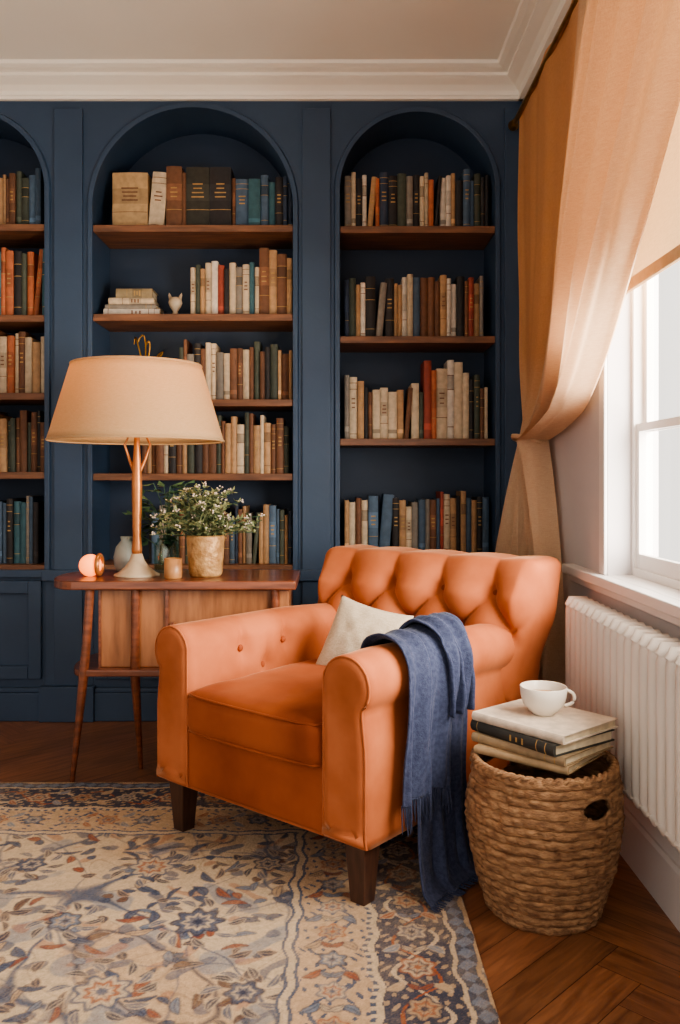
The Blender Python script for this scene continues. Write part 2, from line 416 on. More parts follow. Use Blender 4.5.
def flat(mb, cx, cy, z, L_, D_, t, c, rot=0, style=1):
    xf = Matrix.Translation((cx, cy, z)) @ Matrix.Rotation(rot, 4, 'Z') @ Matrix.Translation((-L_/2, -D_/2, t)) @ Matrix.Rotation(math.pi/2, 4, 'Y')
    add_book(mb, xf, t, L_, D_, c, style)

mixed = [CRM, TAN, BRN, BK, NV, ORG, WHT, GRN, CRM, GRY, BL, BK, GRN]
dark = [BK, NV, GRN, BRN, BL, BK, TAN, GRY]
b = MB()
row(b, -2.02, -1.36, 2.274, 0.25, [BRN, ORG, TAN, GRN, BL, TE, GRY], hv=0.03)
row(b, -2.02, -1.345, 1.857, 0.30, [TE, NV, BK, BL, GRN, ORG], hv=0.03)
row(b, -2.02, -1.345, 1.50, 0.27, [TAN, CRM, BRN, CRM, GRY, ORG], hv=0.03)
row(b, -2.02, -1.345, 1.137, 0.26, [BRN, BK, TAN, GRN, BRN, ORG], hv=0.03)
row(b, -2.02, -1.37, 0.71, 0.30, [BRN, GRY, BK, BL, NV, TE], hv=0.03)
row(b, -1.04, -0.20, 2.27, 0.27, [NV, BK], first=[(lin(188, 156, 114), 0.165, 0.265), (CRM, 0.072, 0.27), (BRN, 0.072, 0.29), (BRN, 0.018, 0.26), (lin(56, 54, 46), 0.108, 0.285), (BK, 0.10, 0.285), (BRN, 0.016, 0.24), (BL, 0.06, 0.235), (TE, 0.055, 0.23), (BL, 0.035, 0.25), (TE, 0.03, 0.22), (BK, 0.035, 0.24)])
row(b, -0.675, -0.20, 1.862, 0.25, [CRM, WHT, BRN, TAN, ORG, GRY, BL, CRM], first=[(CRM, .024, .23), (GRN, .022, .24), (TAN, .02, .22), (CRM, .026, .25), (WHT, .03, .26), (RED, .028, .24), (BK, .022, .22), (CRM, .03, .25), (GRY, .03, .23), (CRM, .03, .24), (TE, .022, .25), (CRM, .02, .23), (BRN, .045, .32), (TAN, .035, .31), (BRN, .045, .29), (TAN, .04, .27)])
row(b, -0.725, -0.20, 1.47, 0.25, [BRN, GRN, CRM, TAN, GRY, BRN, CRM, BK])
row(b, -0.90, -0.20, 1.13, 0.25, [BK, CRM, BRN, TAN, BRN, CRM, GRN, TAN])
row(b, -0.87, -0.20, 0.71, 0.25, dark)
row(b, 0.045, 0.715, 2.265, 0.255, mixed+[BK], hv=0.03, first=[(GRY, .03, .25), (CRM, .02, .27), (BK, .028, .24), (WHT, .02, .26), (TAN, .025, .25), (ORG, .018, .24), (NV, .04, .27), (BK, .04, .25), (GRN, .04, .26), (GRY, .03, .25), (BK, .03, .26), (CRM, .02, .25)])
row(b, 0.045, 0.70, 1.76, 0.27, [BK, CRM, BL, GRY, GRN, WHT, BK, TAN, RED, BRN, TAN], hv=0.03, first=[(NV, .02, .27), (GRN, .03, .28), (TAN, .02, .25), (WHT, .022, .26), (BK, .045, .29), (GRY, .03, .26), (BK, .04, .28)])
row(b, 0.045, 0.72, 1.29, 0.25, [CRM, CRM, TAN, GRY, BK, CRM, RED, WHT, BRN, GRN], hv=0.03, first=[(GRY, .022, .30), (CRM, .035, .29), (TAN, .03, .27), (BK, .018, .24), (BRN, .018, .22), (CRM, .035, .23), (CRM, .035, .24), (CRM, .04, .22), (TAN, .03, .23), (BRN, .02, .24), (CRM, .035, .26), (GRN, .02, .22), (RED, .035, .365), (ORG, .022, .32), (CRM, .05, .33), (WHT, .03, .37), (CRM, .04, .36), (CRM, .028, .31), (BK, .02, .28), (GRN, .025, .30)])
row(b, 0.045, 0.72, 0.755, 0.27, [TAN, CRM, BL, BK, BRN, BL, GRY, RED, TAN], hv=0.03, first=[(TAN, .02, .25), (CRM, .03, .24), (BRN, .025, .26), (CRM, .03, .25), (BL, .045, .27), (BL, .05, .28), (BK, .03, .26), (TAN, .03, .25), (CRM, .025, .22), (GRY, .03, .24)])
flat(b, -0.95, 4.05, 1.8625, 0.26, 0.18, 0.035, WHT, 0.03); flat(b, -0.95, 4.05, 1.898, 0.24, 0.17, 0.022, GRY, -0.04)
flat(b, -0.955, 4.05, 1.9205, 0.21, 0.16, 0.03, CRM, 0.05, 4); flat(b, -0.94, 4.05, 1.951, 0.17, 0.14, 0.045, lin(150, 134, 104), 0, 4)
for k, (c, t, l) in enumerate(((TAN, .04, .30), (CRM, .035, .29), (BK, .03, .27), (CRM, .03, .28))):
    flat(b, -0.93, 4.05, 1.4705+sum((.0405, .0355, .0305)[:k]), l, 0.18, t, c, (0.03, -0.04, 0.02, -0.05)[k])
b.done('shelf_books', M['book'])

b = MB(); b.lathe([(0, 0), (0.028, 0), (0.03, 0.008), (0.014, 0.02), (0.012, 0.035), (0.026, 0.055), (0.033, 0.075), (0.028, 0.095), (0.02, 0.1), (0, 0.102)], (-0.755, 4.02, 1.8625), 24)
for sx in (-1, 1): b.tube([(-0.755+sx*0.02, 4.02, 1.952), (-0.755+sx*0.027, 4.02, 1.975), (-0.755+sx*0.03, 4.02, 1.985)], [0.01, 0.006, 0.001], 8)
b.done('ceramic_figurine', M['lbase'], True)
b = MB(); cx, cy, cz = -0.90, 4.02, 1.614
for k, (h, dx, dx2) in enumerate(((0.17, -0.03, 0.03), (0.14, 0.0, 0.05), (0.09, 0.05, 0.12), (0.16, -0.05, -0.02))):
    pts = [(cx+dx*t+dx2*math.sin(3*t)*0.5, cy+0.01*math.sin(5*t+k), cz+h*math.sin(t*2.2)) for t in [i/14 for i in range(15)]]
    b.tube(pts, 0.0045, 8)
b.lathe([(0, 0), (0.05, 0), (0.05, 0.006), (0, 0.008)], (cx+0.01, cy, cz-0.004), 24)
b.done('brass_sculpture', M['brass'], True)

# ================================================================= RUG
def make_rug():
    X0, X1, Y0, Y1 = -1.95, 0.335, 0.85, 3.065
    nx, ny = 720, 700
    xs_ = np.linspace(X0, X1, nx); ys_ = np.linspace(Y0, Y1, ny)
    X, Y = np.meshgrid(xs_, ys_)
    rng = np.random.default_rng(3)
    def C(*c): return np.array(lin(*c)[:3])
    cream, beige, slate, navy, rust, brown, sky = C(216, 194, 164), C(202, 172, 138), C(92, 102, 124), C(50, 60, 86), C(172, 100, 68), C(132, 100, 78), C(128, 140, 158)
    img = np.zeros((ny, nx, 3)); img[:] = cream
    def blend(mask, c, a=1.0):
        m = np.clip(mask, 0, 1)[..., None]*a
        img[:] = img*(1-m)+c*m
    def smooth(f, w): return np.clip(0.5-f/w, 0, 1)
    wx = X+0.006*np.sin(Y*23+X*7)+0.004*np.sin(Y*61); wy = Y+0.006*np.sin(X*19+Y*5)+0.004*np.sin(X*57)
    d = np.minimum(X1-wx, Y1-wy)
    n1 = np.sin(wx*9.1+1.3*np.sin(wy*6.3))+np.sin(wy*8.3+1.7*np.sin(wx*5.1+1)); n2 = np.sin(wx*15.7+2*np.sin(wy*9+2))-np.sin(wy*14.3+2*np.sin(wx*8.1))
    n3 = np.sin(wx*21+1.5*np.sin(wy*17+1))+np.sin(wy*23+1.6*np.sin(wx*19))
    n4 = np.sin(wx*37+1.7*np.sin(wy*31))+np.sin(wy*41+1.6*np.sin(wx*33+2))
    blend(smooth(-(n1-0.9), 0.25), C(208, 176, 142), 0.8)
    blend(smooth(-(n3-1.25), 0.2), sky, 0.6)
    blend(smooth(-(n4-1.45), 0.2), slate, 0.75); blend(smooth(-(-n4-1.6), 0.2), rust, 0.45)
    blend(smooth(np.abs(n1)-0.065, 0.08), slate, 0.95); blend(smooth(np.abs(n2)-0.06, 0.09), slate, 0.65)
    blend(smooth(np.abs(n3+0.9)-0.04, 0.1), brown, 0.45)
    blend(smooth(np.abs(n1-1.3)-0.05, 0.09), navy, 0.85)
    def patch(cx, cy, r, fn):
        i0, i1 = np.searchsorted(ys_, (cy-r, cy+r)); j0, j1 = np.searchsorted(xs_, (cx-r, cx+r))
        if i1 <= i0 or j1 <= j0: return
        lx = X[i0:i1, j0:j1]-cx; ly = Y[i0:i1, j0:j1]-cy
        for mask, c, a in fn(lx, ly):
            m = np.clip(mask, 0, 1)[..., None]*a
            img[i0:i1, j0:j1] = img[i0:i1, j0:j1]*(1-m)+c*m
    def rosette(r, k, rot, cols):
        def fn(lx, ly):
            rr = np.hypot(lx, ly); t = np.arctan2(ly, lx)+rot
            e = r*(0.86+0.14*np.cos(k*t)); w = 0.006
            res = [(smooth(rr-e, w), cols[0], 0.9), (smooth(rr-e*0.84, w), cols[1], 0.9), (smooth(rr-e*0.6, w), cols[2], 0.85),
                   (smooth(rr-e*0.42, w), cols[1], 0.8), (smooth(rr-e*0.22, w), cols[0], 0.9)]
            res.append((smooth(np.abs(np.sin(k*t/2))*rr-0.004, 0.005)*(rr < e*0.82)*(rr > e*0.25), cols[0], 0.6))
            return res
        return fn
    def leaf(L_, w_, rot, c, edge):
        def fn(lx, ly):
            u = lx*math.cos(rot)+ly*math.sin(rot); v = -lx*math.sin(rot)+ly*math.cos(rot)
            v = v-0.25*u*u/L_
            f = np.abs(v)-w_*np.clip(1-(u/L_)**2, 0, 1)
            ins = (np.abs(u) < L_)
            return [(smooth(f-0.003, 0.004)*ins, edge, 0.85), (smooth(f, 0.004)*ins, c, 0.9), (smooth(np.abs(v)-0.0015, 0.003)*(np.abs(u) < L_*0.8), edge, 0.6)]
        return fn
    cl = [slate, navy, rust, sky, brown, beige]
    for _ in range(1400):
        cx, cy = rng.uniform(X0, X1), rng.uniform(Y0, Y1)
        c = cl[rng.choice(6, p=[.34, .28, .10, .12, .06, .10])]
        patch(cx, cy, 0.09, leaf(rng.uniform(.012, .04), rng.uniform(.005, .013), rng.uniform(0, 6.28), c, navy if c is not navy else beige))
    for i in range(-6, 7):
        for j in range(-1, 8):
            cx = -0.35+i*0.33+(0.165 if j % 2 else 0)+rng.uniform(-.02, .02); cy = 0.95+j*0.29+rng.uniform(-.02, .02)
            big = (i+j) % 2 == 0
            cols = [(navy, slate, cream), (slate, cream, rust), (navy, cream, slate), (navy, sky, beige)][rng.integers(4)]
            patch(cx, cy, 0.16, rosette(0.07 if big else 0.046, 8 if big else 6, rng.uniform(0, 3), cols))
            for q in range(10):
                a = q*math.pi/5+rng.uniform(-.2, .2); rr = (0.098 if big else 0.074)
                patch(cx+rr*math.cos(a), cy+rr*math.sin(a), 0.06, leaf(0.026, 0.009, a+0.6, slate if q % 2 else navy, cream))
    B = [(0.0, 0.012, beige), (0.012, 0.055, C(92, 96, 112)), (0.055, 0.066, cream), (0.066, 0.235, C(76, 80, 98)), (0.235, 0.25, cream), (0.25, 0.262, slate), (0.262, 0.42, C(208, 178, 146)), (0.42, 0.428, slate), (0.428, 0.445, cream), (0.445, 0.452, slate)]
    s_ = np.where((X1-wx) < (Y1-wy), wy, wx)
    for a, e, c in B:
        m = (d >= a) & (d < e); img[m] = c
    def band(c0, c1): return (d >= c0) & (d < c1)
    m = band(0.012, 0.055) & (np.abs(((s_*22) % 1)-0.5)*0.043 > np.abs(d-0.0335)); img[m] = sky
    m = band(0.25, 0.262) & (((s_*40) % 1) > 0.5); img[m] = cream
    m = band(0.068, 0.233) & (np.sin(d*150+2*np.sin(s_*40))*np.sin(s_*130+2*np.sin(d*60)) > 0.5); img[m] = C(186, 160, 132)
    m = band(0.264, 0.418) & (np.sin(d*140+2*np.sin(s_*37))*np.sin(s_*120+2*np.sin(d*55)) > 0.7); img[m] = slate
    ctr = 0.15+0.05*np.sin(s_*2*math.pi/0.30); m = band(0.068, 0.233) & (np.abs(d-ctr) < 0.006); img[m] = cream
    ctr = 0.15-0.05*np.sin(s_*2*math.pi/0.30); m = band(0.068, 0.233) & (np.abs(d-ctr) < 0.004); img[m] = rust
    ctr = 0.341+0.045*np.sin(s_*2*math.pi/0.24); m = band(0.264, 0.418) & (np.abs(d-ctr) < 0.005); img[m] = slate
    for off, r, step, sets in ((0.15, 0.046, 0.15, [(navy, beige, rust), (rust, cream, navy), (navy, cream, slate)]), (0.341, 0.038, 0.12, [(navy, sky, cream), (rust, beige, slate), (slate, cream, rust)])):
        k = 0; t = Y0
        while t < Y1-off:
            patch(X1-off, t, r*1.2, rosette(r, 6, k, sets[k % 3]))
            for sg in (-1, 1):
                patch(X1-off+sg*r*1.1, t+step/2, 0.05, leaf(0.026, 0.010, sg*0.9+1.57, [beige, sky, rust][k % 3], cream if off < 0.2 else navy))
                patch(X1-off+sg*r*0.3, t+step/2, 0.05, leaf(0.02, 0.007, sg*0.5, [rust, cream, sky][k % 3], navy))
            t += step; k += 1
        t = X1-off
        while t > X0:
            patch(t, Y1-off, r*1.2, rosette(r, 6, k, sets[k % 3])); t -= step; k += 1
            for sg in (-1, 1): patch(t+step/2, Y1-off+sg*r, 0.05, leaf(0.026, 0.010, sg*0.9, [beige, sky, rust][k % 3], cream))
    nz = np.zeros_like(X)
    for f, a in ((3, .7), (7, .6), (17, .5), (43, .5), (97, .4)):
        p = rng.uniform(0, 6.28, 4); nz += a*np.sin(f*X+p[0]+2*np.sin(f*.7*Y+p[1]))*np.sin(f*Y+p[2]+2*np.sin(f*.6*X+p[3]))
    nz += rng.normal(0, 0.45, nz.shape)
    w_ = np.clip(0.15+0.14*nz, 0.02, 0.5)[..., None]
    img[:] = img*(1-w_)+C(206, 180, 148)*w_
    img *= (1+0.06*rng.normal(0, 1, nz.shape))[..., None]
    img = np.clip(img, 0.01, 1)
    Z = 0.011+0.0012*rng.normal(0, .5, X.shape); Z[0, :] = Z[-1, :] = 0.001; Z[:, 0] = Z[:, -1] = 0.001
    V = np.stack([X, Y, Z], -1).reshape(-1, 3)
    idx = np.arange(nx*ny).reshape(ny, nx)
    F = np.stack([idx[:-1, :-1], idx[:-1, 1:], idx[1:, 1:], idx[1:, :-1]], -1).reshape(-1, 4)
    me = bpy.data.meshes.new('persian_rug')
    me.vertices.add(len(V)); me.vertices.foreach_set('co', V.ravel())
    me.loops.add(F.size); me.loops.foreach_set('vertex_index', F.ravel().astype(np.int32))
    me.polygons.add(len(F)); me.polygons.foreach_set('loop_start', (np.arange(len(F))*4).astype(np.int32))
    me.update(calc_edges=True); me.validate()
    ca = me.color_attributes.new('Col', 'FLOAT_COLOR', 'POINT')
    rgba = np.ones((ny*nx, 4)); rgba[:, :3] = img.reshape(-1, 3); ca.data.foreach_set('color', rgba.ravel())
    me.materials.append(mat('rug_wool', (0.80, 0.80, 0.80, 1), (0.94, 0.94, 0.94, 1), 60, 0.95, attr='Col', bump=0.4, bscale=350, sheen=0.05, spec=0.1))
    me.polygons.foreach_set('use_smooth', [True]*len(me.polygons))
    o = bpy.data.objects.new('persian_rug', me); COL.objects.link(o)
make_rug()

# ================================================================= ARMCHAIR
CH = empty('tufted_armchair', (0.022, 2.693, 0.012), math.radians(-40.1))
def loop(a, k): return math.exp(-(a/k)**2)
dxT, dzT, zR = 0.2, 0.23, 0.715
BW, BD, BH = 0.90, 0.19, 0.665
BX0 = 0.015
bcz = 0.16+BH/2
BTN = []
for kx in range(-3, 4):
    for (zb, off) in ((0, 0.1), (-dzT/2, 0.0), (-dzT, 0.1)):
        xb = kx*dxT+off
        if abs(xb) <= 0.37: BTN.append((xb, zb))
def backfn(p):
    x, y, z = p.x, p.y, p.z+bcz
    zz = z-zR; front = max(0, min(1, (-y/(BD/2)+0.1)))
    xx = (x-0.1)/dxT
    edge = min(1, max(0, (BW/2-abs(x))/0.05))
    if z > 0.40:
        if zz > 0: pf = (abs(math.sin(math.pi*xx))**0.7)
        else:
            pf = (abs(math.sin(math.pi*(xx+zz/dzT)))*abs(math.sin(math.pi*(xx-zz/dzT))))**0.36
        topr = 1 if zz < 0 else max(0.25, 1-zz/0.12)
        y -= front*(0.060*pf*topr*edge)
        for xb, zb in BTN:
            dd = math.hypot(x-xb, zz-zb)
            if dd < 0.07: y += front*0.030*loop(dd, 0.026)
    if z > 0.76: z += 0.007*abs(math.sin(math.pi*xx))**0.8*edge
    y += max(0, z-0.40)*0.26
    x *= 0.93+0.08*sm((z-0.48)/0.18)
    return Vector((x+BX0, y+0.405, z))
mb = rbox((BW, BD, BH), 0.032, (100, 6, 66), backfn)
mb.done('backrest', M['velvet'], True, CH, merge=True)
b = MB()
for xb, zb in BTN:
    z = zR+zb; y = 0.405-BD/2+max(0, z-0.40)*0.26+0.022
    rows = []
    for i in range(7):
        t = i/6*math.pi
        rows.append([(BX0+xb+0.012*math.sin(t)*math.cos(a*math.pi/6), y-0.008*math.cos(t), z+0.012*math.sin(t)*math.sin(a*math.pi/6)) for a in range(12)])
    b.grid(rows, True)
aw = 0.145
def arm_profile():
    pts = []
    for z in np.linspace(0.16, 0.54, 16): pts.append((0.0, z))
    for k in range(1, 22):
        t = math.pi-k*(math.pi*1.25)/21
        pts.append((0.078+0.08*math.cos(t), 0.562+0.08*math.sin(t)))
    for z in np.linspace(0.49, 0.16, 14): pts.append((aw-0.012*max(0, (z-0.4)/0.1), z))
    return pts
AP = arm_profile()
def inset(pts, d):
    out = []; n_ = len(pts)
    for i in range(n_):
        a, c = Vector(pts[i-1]), Vector(pts[(i+1) % n_]); t = (c-a)
        if t.length < 1e-9: t = Vector((0, 1))
        t.normalize(); nrm = Vector((t.y, -t.x))
        out.append((pts[i][0]+nrm.x*d, pts[i][1]+nrm.y*d))
    return out
armbut = [(-0.17, 0.545), (0.03, 0.545), (-0.07, 0.475)]
for sg, nm in ((-1, 'arm_left'), (1, 'arm_right')):
    mb = MB(); rows = []
    Y0a, Y1a = -0.405, 0.50
    seq = [(Y0a-0.002, 0.05), (Y0a-0.006, 0.028), (Y0a-0.004, 0.012), (Y0a+0.006, 0.002), (Y0a+0.02, 0.0)]
    seq += [(y, 0.0) for y in np.linspace(Y0a+0.03, Y1a-0.02, 90)]+[(Y1a-0.006, 0.003), (Y1a, 0.012), (Y1a+0.002, 0.03)]
    for y, ins in seq:
        pr = inset(AP, ins)
        ring = []
        for o, z in pr:
            if o < 0.12 and z > 0.40 and ins == 0:
                for yb, zb in armbut:
                    dd = math.hypot(y-yb, (z-zb)); inner = 1 if o < 0.05 else max(0, 1-(o-0.05)/0.06)
                    o += 0.026*loop(dd, 0.030)*inner
                    if z > zb: o += 0.013*loop(y-yb, 0.012)*inner*max(0, 1-(z-zb)/0.14)
                o -= 0.010*abs(math.sin((y+0.17)*math.pi/0.2))*(1 if o < 0.06 else 0)*min(1, (z-0.40)/0.06)
            zt = z-0.02*sm((y-0.05)/0.45)*sm((z-0.40)/0.15)
            ring.append((sg*(0.268+o), y, zt))
        rows.append(ring)
    mb.grid(rows, True); mb.cap(rows[0]); mb.cap(rows[-1])
    mb.done(nm, M['velvet'], True, CH, merge=True)
    b2 = MB(); pr = inset(AP, 0.004)
    b2.tube([(sg*(0.268+o), Y0a+0.002, z) for o, z in pr], 0.0035, 6)
    b2.done(nm+'_piping', M['velvet'], True, CH)
    for yb, zb in armbut:
        rows = []
        for i in range(7):
            t = i/6*math.pi
            rows.append([(sg*(0.268+0.018)-sg*0.007*math.cos(t), yb+0.012*math.sin(t)*math.cos(a*math.pi/6), zb+0.012*math.sin(t)*math.sin(a*math.pi/6)) for a in range(12)])
        b.grid(rows, True)
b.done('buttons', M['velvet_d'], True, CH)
def seatfn(p):
    x, y, z = p
    k = (1-(x/0.27)**4)*(1-((y)/0.37)**4); k = max(0, k)
    z = z+(0.022*k if z > 0 else 0)
    y -= 0.012*(1-(x/0.27)**2) if y < -0.3 else 0
    z += 0.005*noise.noise(Vector((x*9, y*9, 0)))
    return Vector((x, y-0.055, z+0.395))
mb = rbox((0.535, 0.74, 0.13), 0.038, (26, 36, 5), seatfn)
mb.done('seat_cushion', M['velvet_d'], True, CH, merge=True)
b = MB()
for zz in (0.448, 0.342):
    yf = -0.42
    pts = [(-0.262, 0.2, zz), (-0.264, -0.2, zz), (-0.262, yf+0.04, zz), (-0.25, yf+0.008, zz), (-0.2, yf-0.003, zz), (-0.1, yf-0.010, zz+0.001), (0, yf-0.013, zz+0.002), (0.1, yf-0.010, zz+0.001), (0.2, yf-0.003, zz), (0.25, yf+0.008, zz), (0.262, yf+0.04, zz), (0.264, -0.2, zz), (0.262, 0.2, zz)]
    b.tube(pts, 0.0042, 6)
b.done('cushion_piping', M['velvet_d'], True, CH)
mb = rbox((0.56, 0.74, 0.18), 0.015, (4, 4, 2), lambda p: Vector((p.x, p.y-0.03, p.z+0.25)))
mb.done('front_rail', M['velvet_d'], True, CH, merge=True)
mb = rbox((0.80, 0.84, 0.05), 0.012, (3, 3, 1), lambda p: Vector((p.x, p.y+0.03, p.z+0.175)))
mb.done('seat_frame', M['velvet'], True, CH, merge=True)
b = MB()
for x, y, zb in ((-0.355, -0.345, 0), (0.355, -0.345, 0), (-0.35, 0.40, -0.011), (0.35, 0.40, -0.011)):
    rows = []
    for z, h in ((0.165, 0.034), (0.155, 0.034), (zb, 0.023)):
        dy = 0.03 if (y > 0 and z < 0.1) else 0
        rows.append([(x-h, y-h+dy, z), (x+h, y-h+dy, z), (x+h, y+h+dy, z), (x-h, y+h+dy, z)])
    b.grid(rows, True); b.cap(rows[-1]); b.cap(rows[0])
b.done('legs', M['leg'], False, CH, bevel=0.003)

def pillow(S, Tk, n_=30):
    mb = MB()
    for sg in (1, -1):
        P = []
        for j in range(n_+1):
            v = -1+2*j/n_; r_ = []
            for i in range(n_+1):
                u = -1+2*i/n_
                t = max(0, (1-u*u)*(1-v*v))**0.42
                k = 1-0.09*(1-v*v); l = 1-0.09*(1-u*u)
                wr = 0.006*noise.noise(Vector((u*3, v*3, sg)))*t
                r_.append((u*S/2*k, sg*(Tk/2*t)+wr, v*S/2*l))
            P.append(r_)
        mb.grid(P)
    return mb
mb = pillow(0.275, 0.12)
o = mb.done('throw_pillow', M['pillow'], True, merge=True)
o.matrix_world = CH.matrix_basis @ Matrix.Translation((-0.012, 0.12, 0.55)) @ Matrix.Rotation(math.radians(16), 4, 'Z') @ Matrix.Rotation(math.radians(-26), 4, 'X') @ Matrix.Rotation(math.radians(12), 4, 'Y')

TB = empty('throw_blanket', CH.location, CH.rotation_euler[2])
def drape(path, ylo, yhi, amp, name, phase=0, fringe=True, n_=70):
    pts = [Vector(p) for p in path]
    res = []
    for i in range(len(pts)-1):
        p0, p1, p2, p3 = pts[max(i-1, 0)], pts[i], pts[i+1], pts[min(i+2, len(pts)-1)]
        for k in range(10):
            t = k/10
            res.append(0.5*((2*p1)+(-p0+p2)*t+(2*p0-5*p1+4*p2-p3)*t*t+(-p0+3*p1-3*p2+p3)*t**3))
    res.append(pts[-1]); m_ = len(res); rows = []
    for i, p in enumerate(res):
        s_ = i/(m_-1)
        tg = res[min(i+1, m_-1)]-res[max(i-1, 0)]; tg.normalize(); nrm = Vector((-tg.y, tg.x))
        if nrm.x < 0 and s_ > 0.5: nrm = -nrm
        row_ = []
        a = ylo[0]+(ylo[1]-ylo[0])*s_; c = yhi[0]+(yhi[1]-yhi[0])*s_
        for j in range(n_+1):
            u = j/n_; y = a+(c-a)*u
            A = amp*(0.35+0.9*s_)
            f = A*(0.55+0.45*math.sin(u*17+phase+1.5*math.sin(s_*3+phase)))+A*0.5*(0.5+0.5*math.sin(u*31+s_*4+phase*2))
            f += 0.006*noise.noise(Vector((u*6, s_*7, phase)))
            y += 0.010*math.sin(u*17+phase+1.2)*s_
            row_.append((p.x+abs(nrm.x)*f if s_ > 0.42 else p.x+nrm.x*f*0.5, y, max(p.y+(abs(nrm.y)*f if 0.1 < s_ < 0.6 else 0)+(0.012*noise.noise(Vector((u*4, 3, phase))) if i == m_-1 else 0), 0.006)))
        rows.append(row_)
    mb = MB(); mb.grid(rows)
    mb.done(name, M['throw'], True, TB, solid=0.006)
    if fringe:
        fb = MB(); last = rows[-1]
        for j in range(0, n_+1, 1):
            x, y, z = last[j]
            L_ = R.uniform(0.05, 0.075); dx = R.uniform(-.004, .006); dy = R.uniform(-.008, .008)
            zz = [max(q, 0.003) for q in (z+0.004, z-L_*.5, z-L_)]
            fb.tube([(x, y, zz[0]), (x+dx*.5, y+dy*.4, zz[1]), (x+dx+(0.02 if zz[2] < .004 else 0), y+dy, zz[2])], [0.0022, 0.0017, 0.0012], 5)
        fb.done(name+'_fringe', M['throw'], True, TB)
p1 = [(0.255, 0.52), (0.256, 0.57), (0.275, 0.625), (0.31, 0.65), (0.35, 0.656), (0.40, 0.642), (0.43, 0.60), (0.44, 0.54), (0.438, 0.46), (0.436, 0.38), (0.438, 0.30), (0.44, 0.255)]
drape(p1, (-0.22, -0.32), (0.0, -0.07), 0.018, 'upper_layer', 0.4)
p2 = [(0.30, 0.644), (0.35, 0.649), (0.395, 0.635), (0.425, 0.59), (0.432, 0.53), (0.430, 0.44), (0.428, 0.32), (0.43, 0.2), (0.44, 0.1), (0.46, 0.035), (0.505, 0.006)]
drape(p2, (-0.16, -0.27), (0.04, 0.02), 0.018, 'lower_layer', 2.1)
p3 = [(0.285, 0.60), (0.295, 0.652), (0.34, 0.682), (0.40, 0.668), (0.445, 0.61), (0.455, 0.53), (0.452, 0.45)]
drape(p3, (-0.10, -0.12), (0.08, 0.01), 0.020, 'folded_top', 1.2, fringe=False, n_=40)

# ================================================================= SIDE TABLE (console)
TZ = 0.735
tb = empty('console_table', (-0.6, 3.3, 0))
def stadium(x0, x1, y0, y1, n_=20, f=0.55):
    cy = (y0+y1)/2; r = (y1-y0)/2; pts = []
    for i in range(n_+1):
        t = math.pi/2+math.pi*i/n_
        pts.append((x0+r*f+r*f*math.cos(t), cy+r*math.sin(t)))
    pts += [(x1, y0), (x1, y1)]
    return pts
def slab(mb, pts, z0_, z1_, m=0):
    lo = [(x, y, z0_) for x, y in pts]; hi = [(x, y, z1_) for x, y in pts]
    mb.grid([lo, hi], True, m=m); mb.cap(hi, m=m); mb.cap(lo, m=m, flip=True)
b = MB(); slab(b, stadium(-1.06, -0.14, 3.06, 3.46), TZ-0.032, TZ)
child(b.done('table_top', M['mahog'], bevel=0.006, merge=True), tb)
b = MB(); slab(b, stadium(-0.98, -0.19, 3.085, 3.42, f=0.35), 0.385, 0.41)
child(b.done('lower_shelf', M['mahog'], bevel=0.005, merge=True), tb)
b = MB(); b.box((-0.87, 3.13, 0.41), (-0.17, 3.42, TZ-0.032))
child(b.done('cabinet_body', M['oakv'], bevel=0.004), tb)
b = MB()
b.box((-0.625, 3.122, 0.41), (-0.61, 3.131, TZ-0.032)); b.box((-0.87, 3.122, 0.41), (-0.86, 3.131, TZ-0.032))
b.box((-0.87, 3.122, TZ-0.042), (-0.17, 3.131, TZ-0.032)); b.box((-0.60, 3.105, 0.56), (-0.59, 3.12, 0.58))
child(b.done('door_framing', M['mahog'], bevel=0.002), tb)
b = MB()
for top, bot in (((-0.895, 3.105), (-0.955, 3.085)), ((-0.73, 3.115), (-0.74, 3.24)), ((-0.22, 3.12), (-0.205, 3.10)), ((-0.22, 3.40), (-0.205, 3.43))):
    z_ = [(TZ-0.03, .017), (0.5, 0.016), (0.395, .018), (0.2, .013), (0.0, .009)]
    pts = []; rad = []
    for z, r in z_:
        k = 1-z/(TZ-0.03); k2 = k**1.3
        pts.append((top[0]+(bot[0]-top[0])*k2, top[1]+(bot[1]-top[1])*(k2 if top[0] != -0.73 else max(0, (k-0.45)/0.55)), z)); rad.append(r)
    b.tube(pts, rad, 14)
child(b.done('legs', M['mahog'], True), tb)

# ---- table lamp
LX, LY = -0.755, 3.24
lp = empty('table_lamp', (LX, LY, TZ))
b = MB(); b.lathe([(0, 0.0), (0.085, 0.0), (0.086, 0.006), (0.07, 0.014), (0.045, 0.035), (0.028, 0.06), (0.020, 0.085), (0, 0.085)], (0, 0, 0))
b.done('base', M['lbase'], True, lp)
b = MB(); b.lathe([(0, 0.08), (0.018, 0.082), (0.02, 0.1), (0.016, 0.15), (0.018, 0.24), (0.020, 0.34), (0.017, 0.42), (0.011, 0.50), (0.009, 0.62), (0, 0.62)], (0, 0, 0), 24)
for a in (0.2, 2.94):
    b.tube([(0.012*math.cos(a), 0.012*math.sin(a), 0.40), (0.03*math.cos(a), 0.03*math.sin(a), 0.44), (0.05*math.cos(a), 0.05*math.sin(a), 0.50), (0.02*math.cos(a), 0.02*math.sin(a), 0.56)], [0.008, 0.006, 0.005, 0.004], 8)
b.done('stem', M['copper'], True, lp)
zb, zt = 1.25-TZ, 1.535-TZ
b = MB(); b.lathe([(0.328-(0.328-0.243)*i/10, zb+(zt-zb)*i/10) for i in range(11)], (0, 0, 0), 72)
b.done('shade', M['shade'], True, lp, solid=0.002)
b = MB()
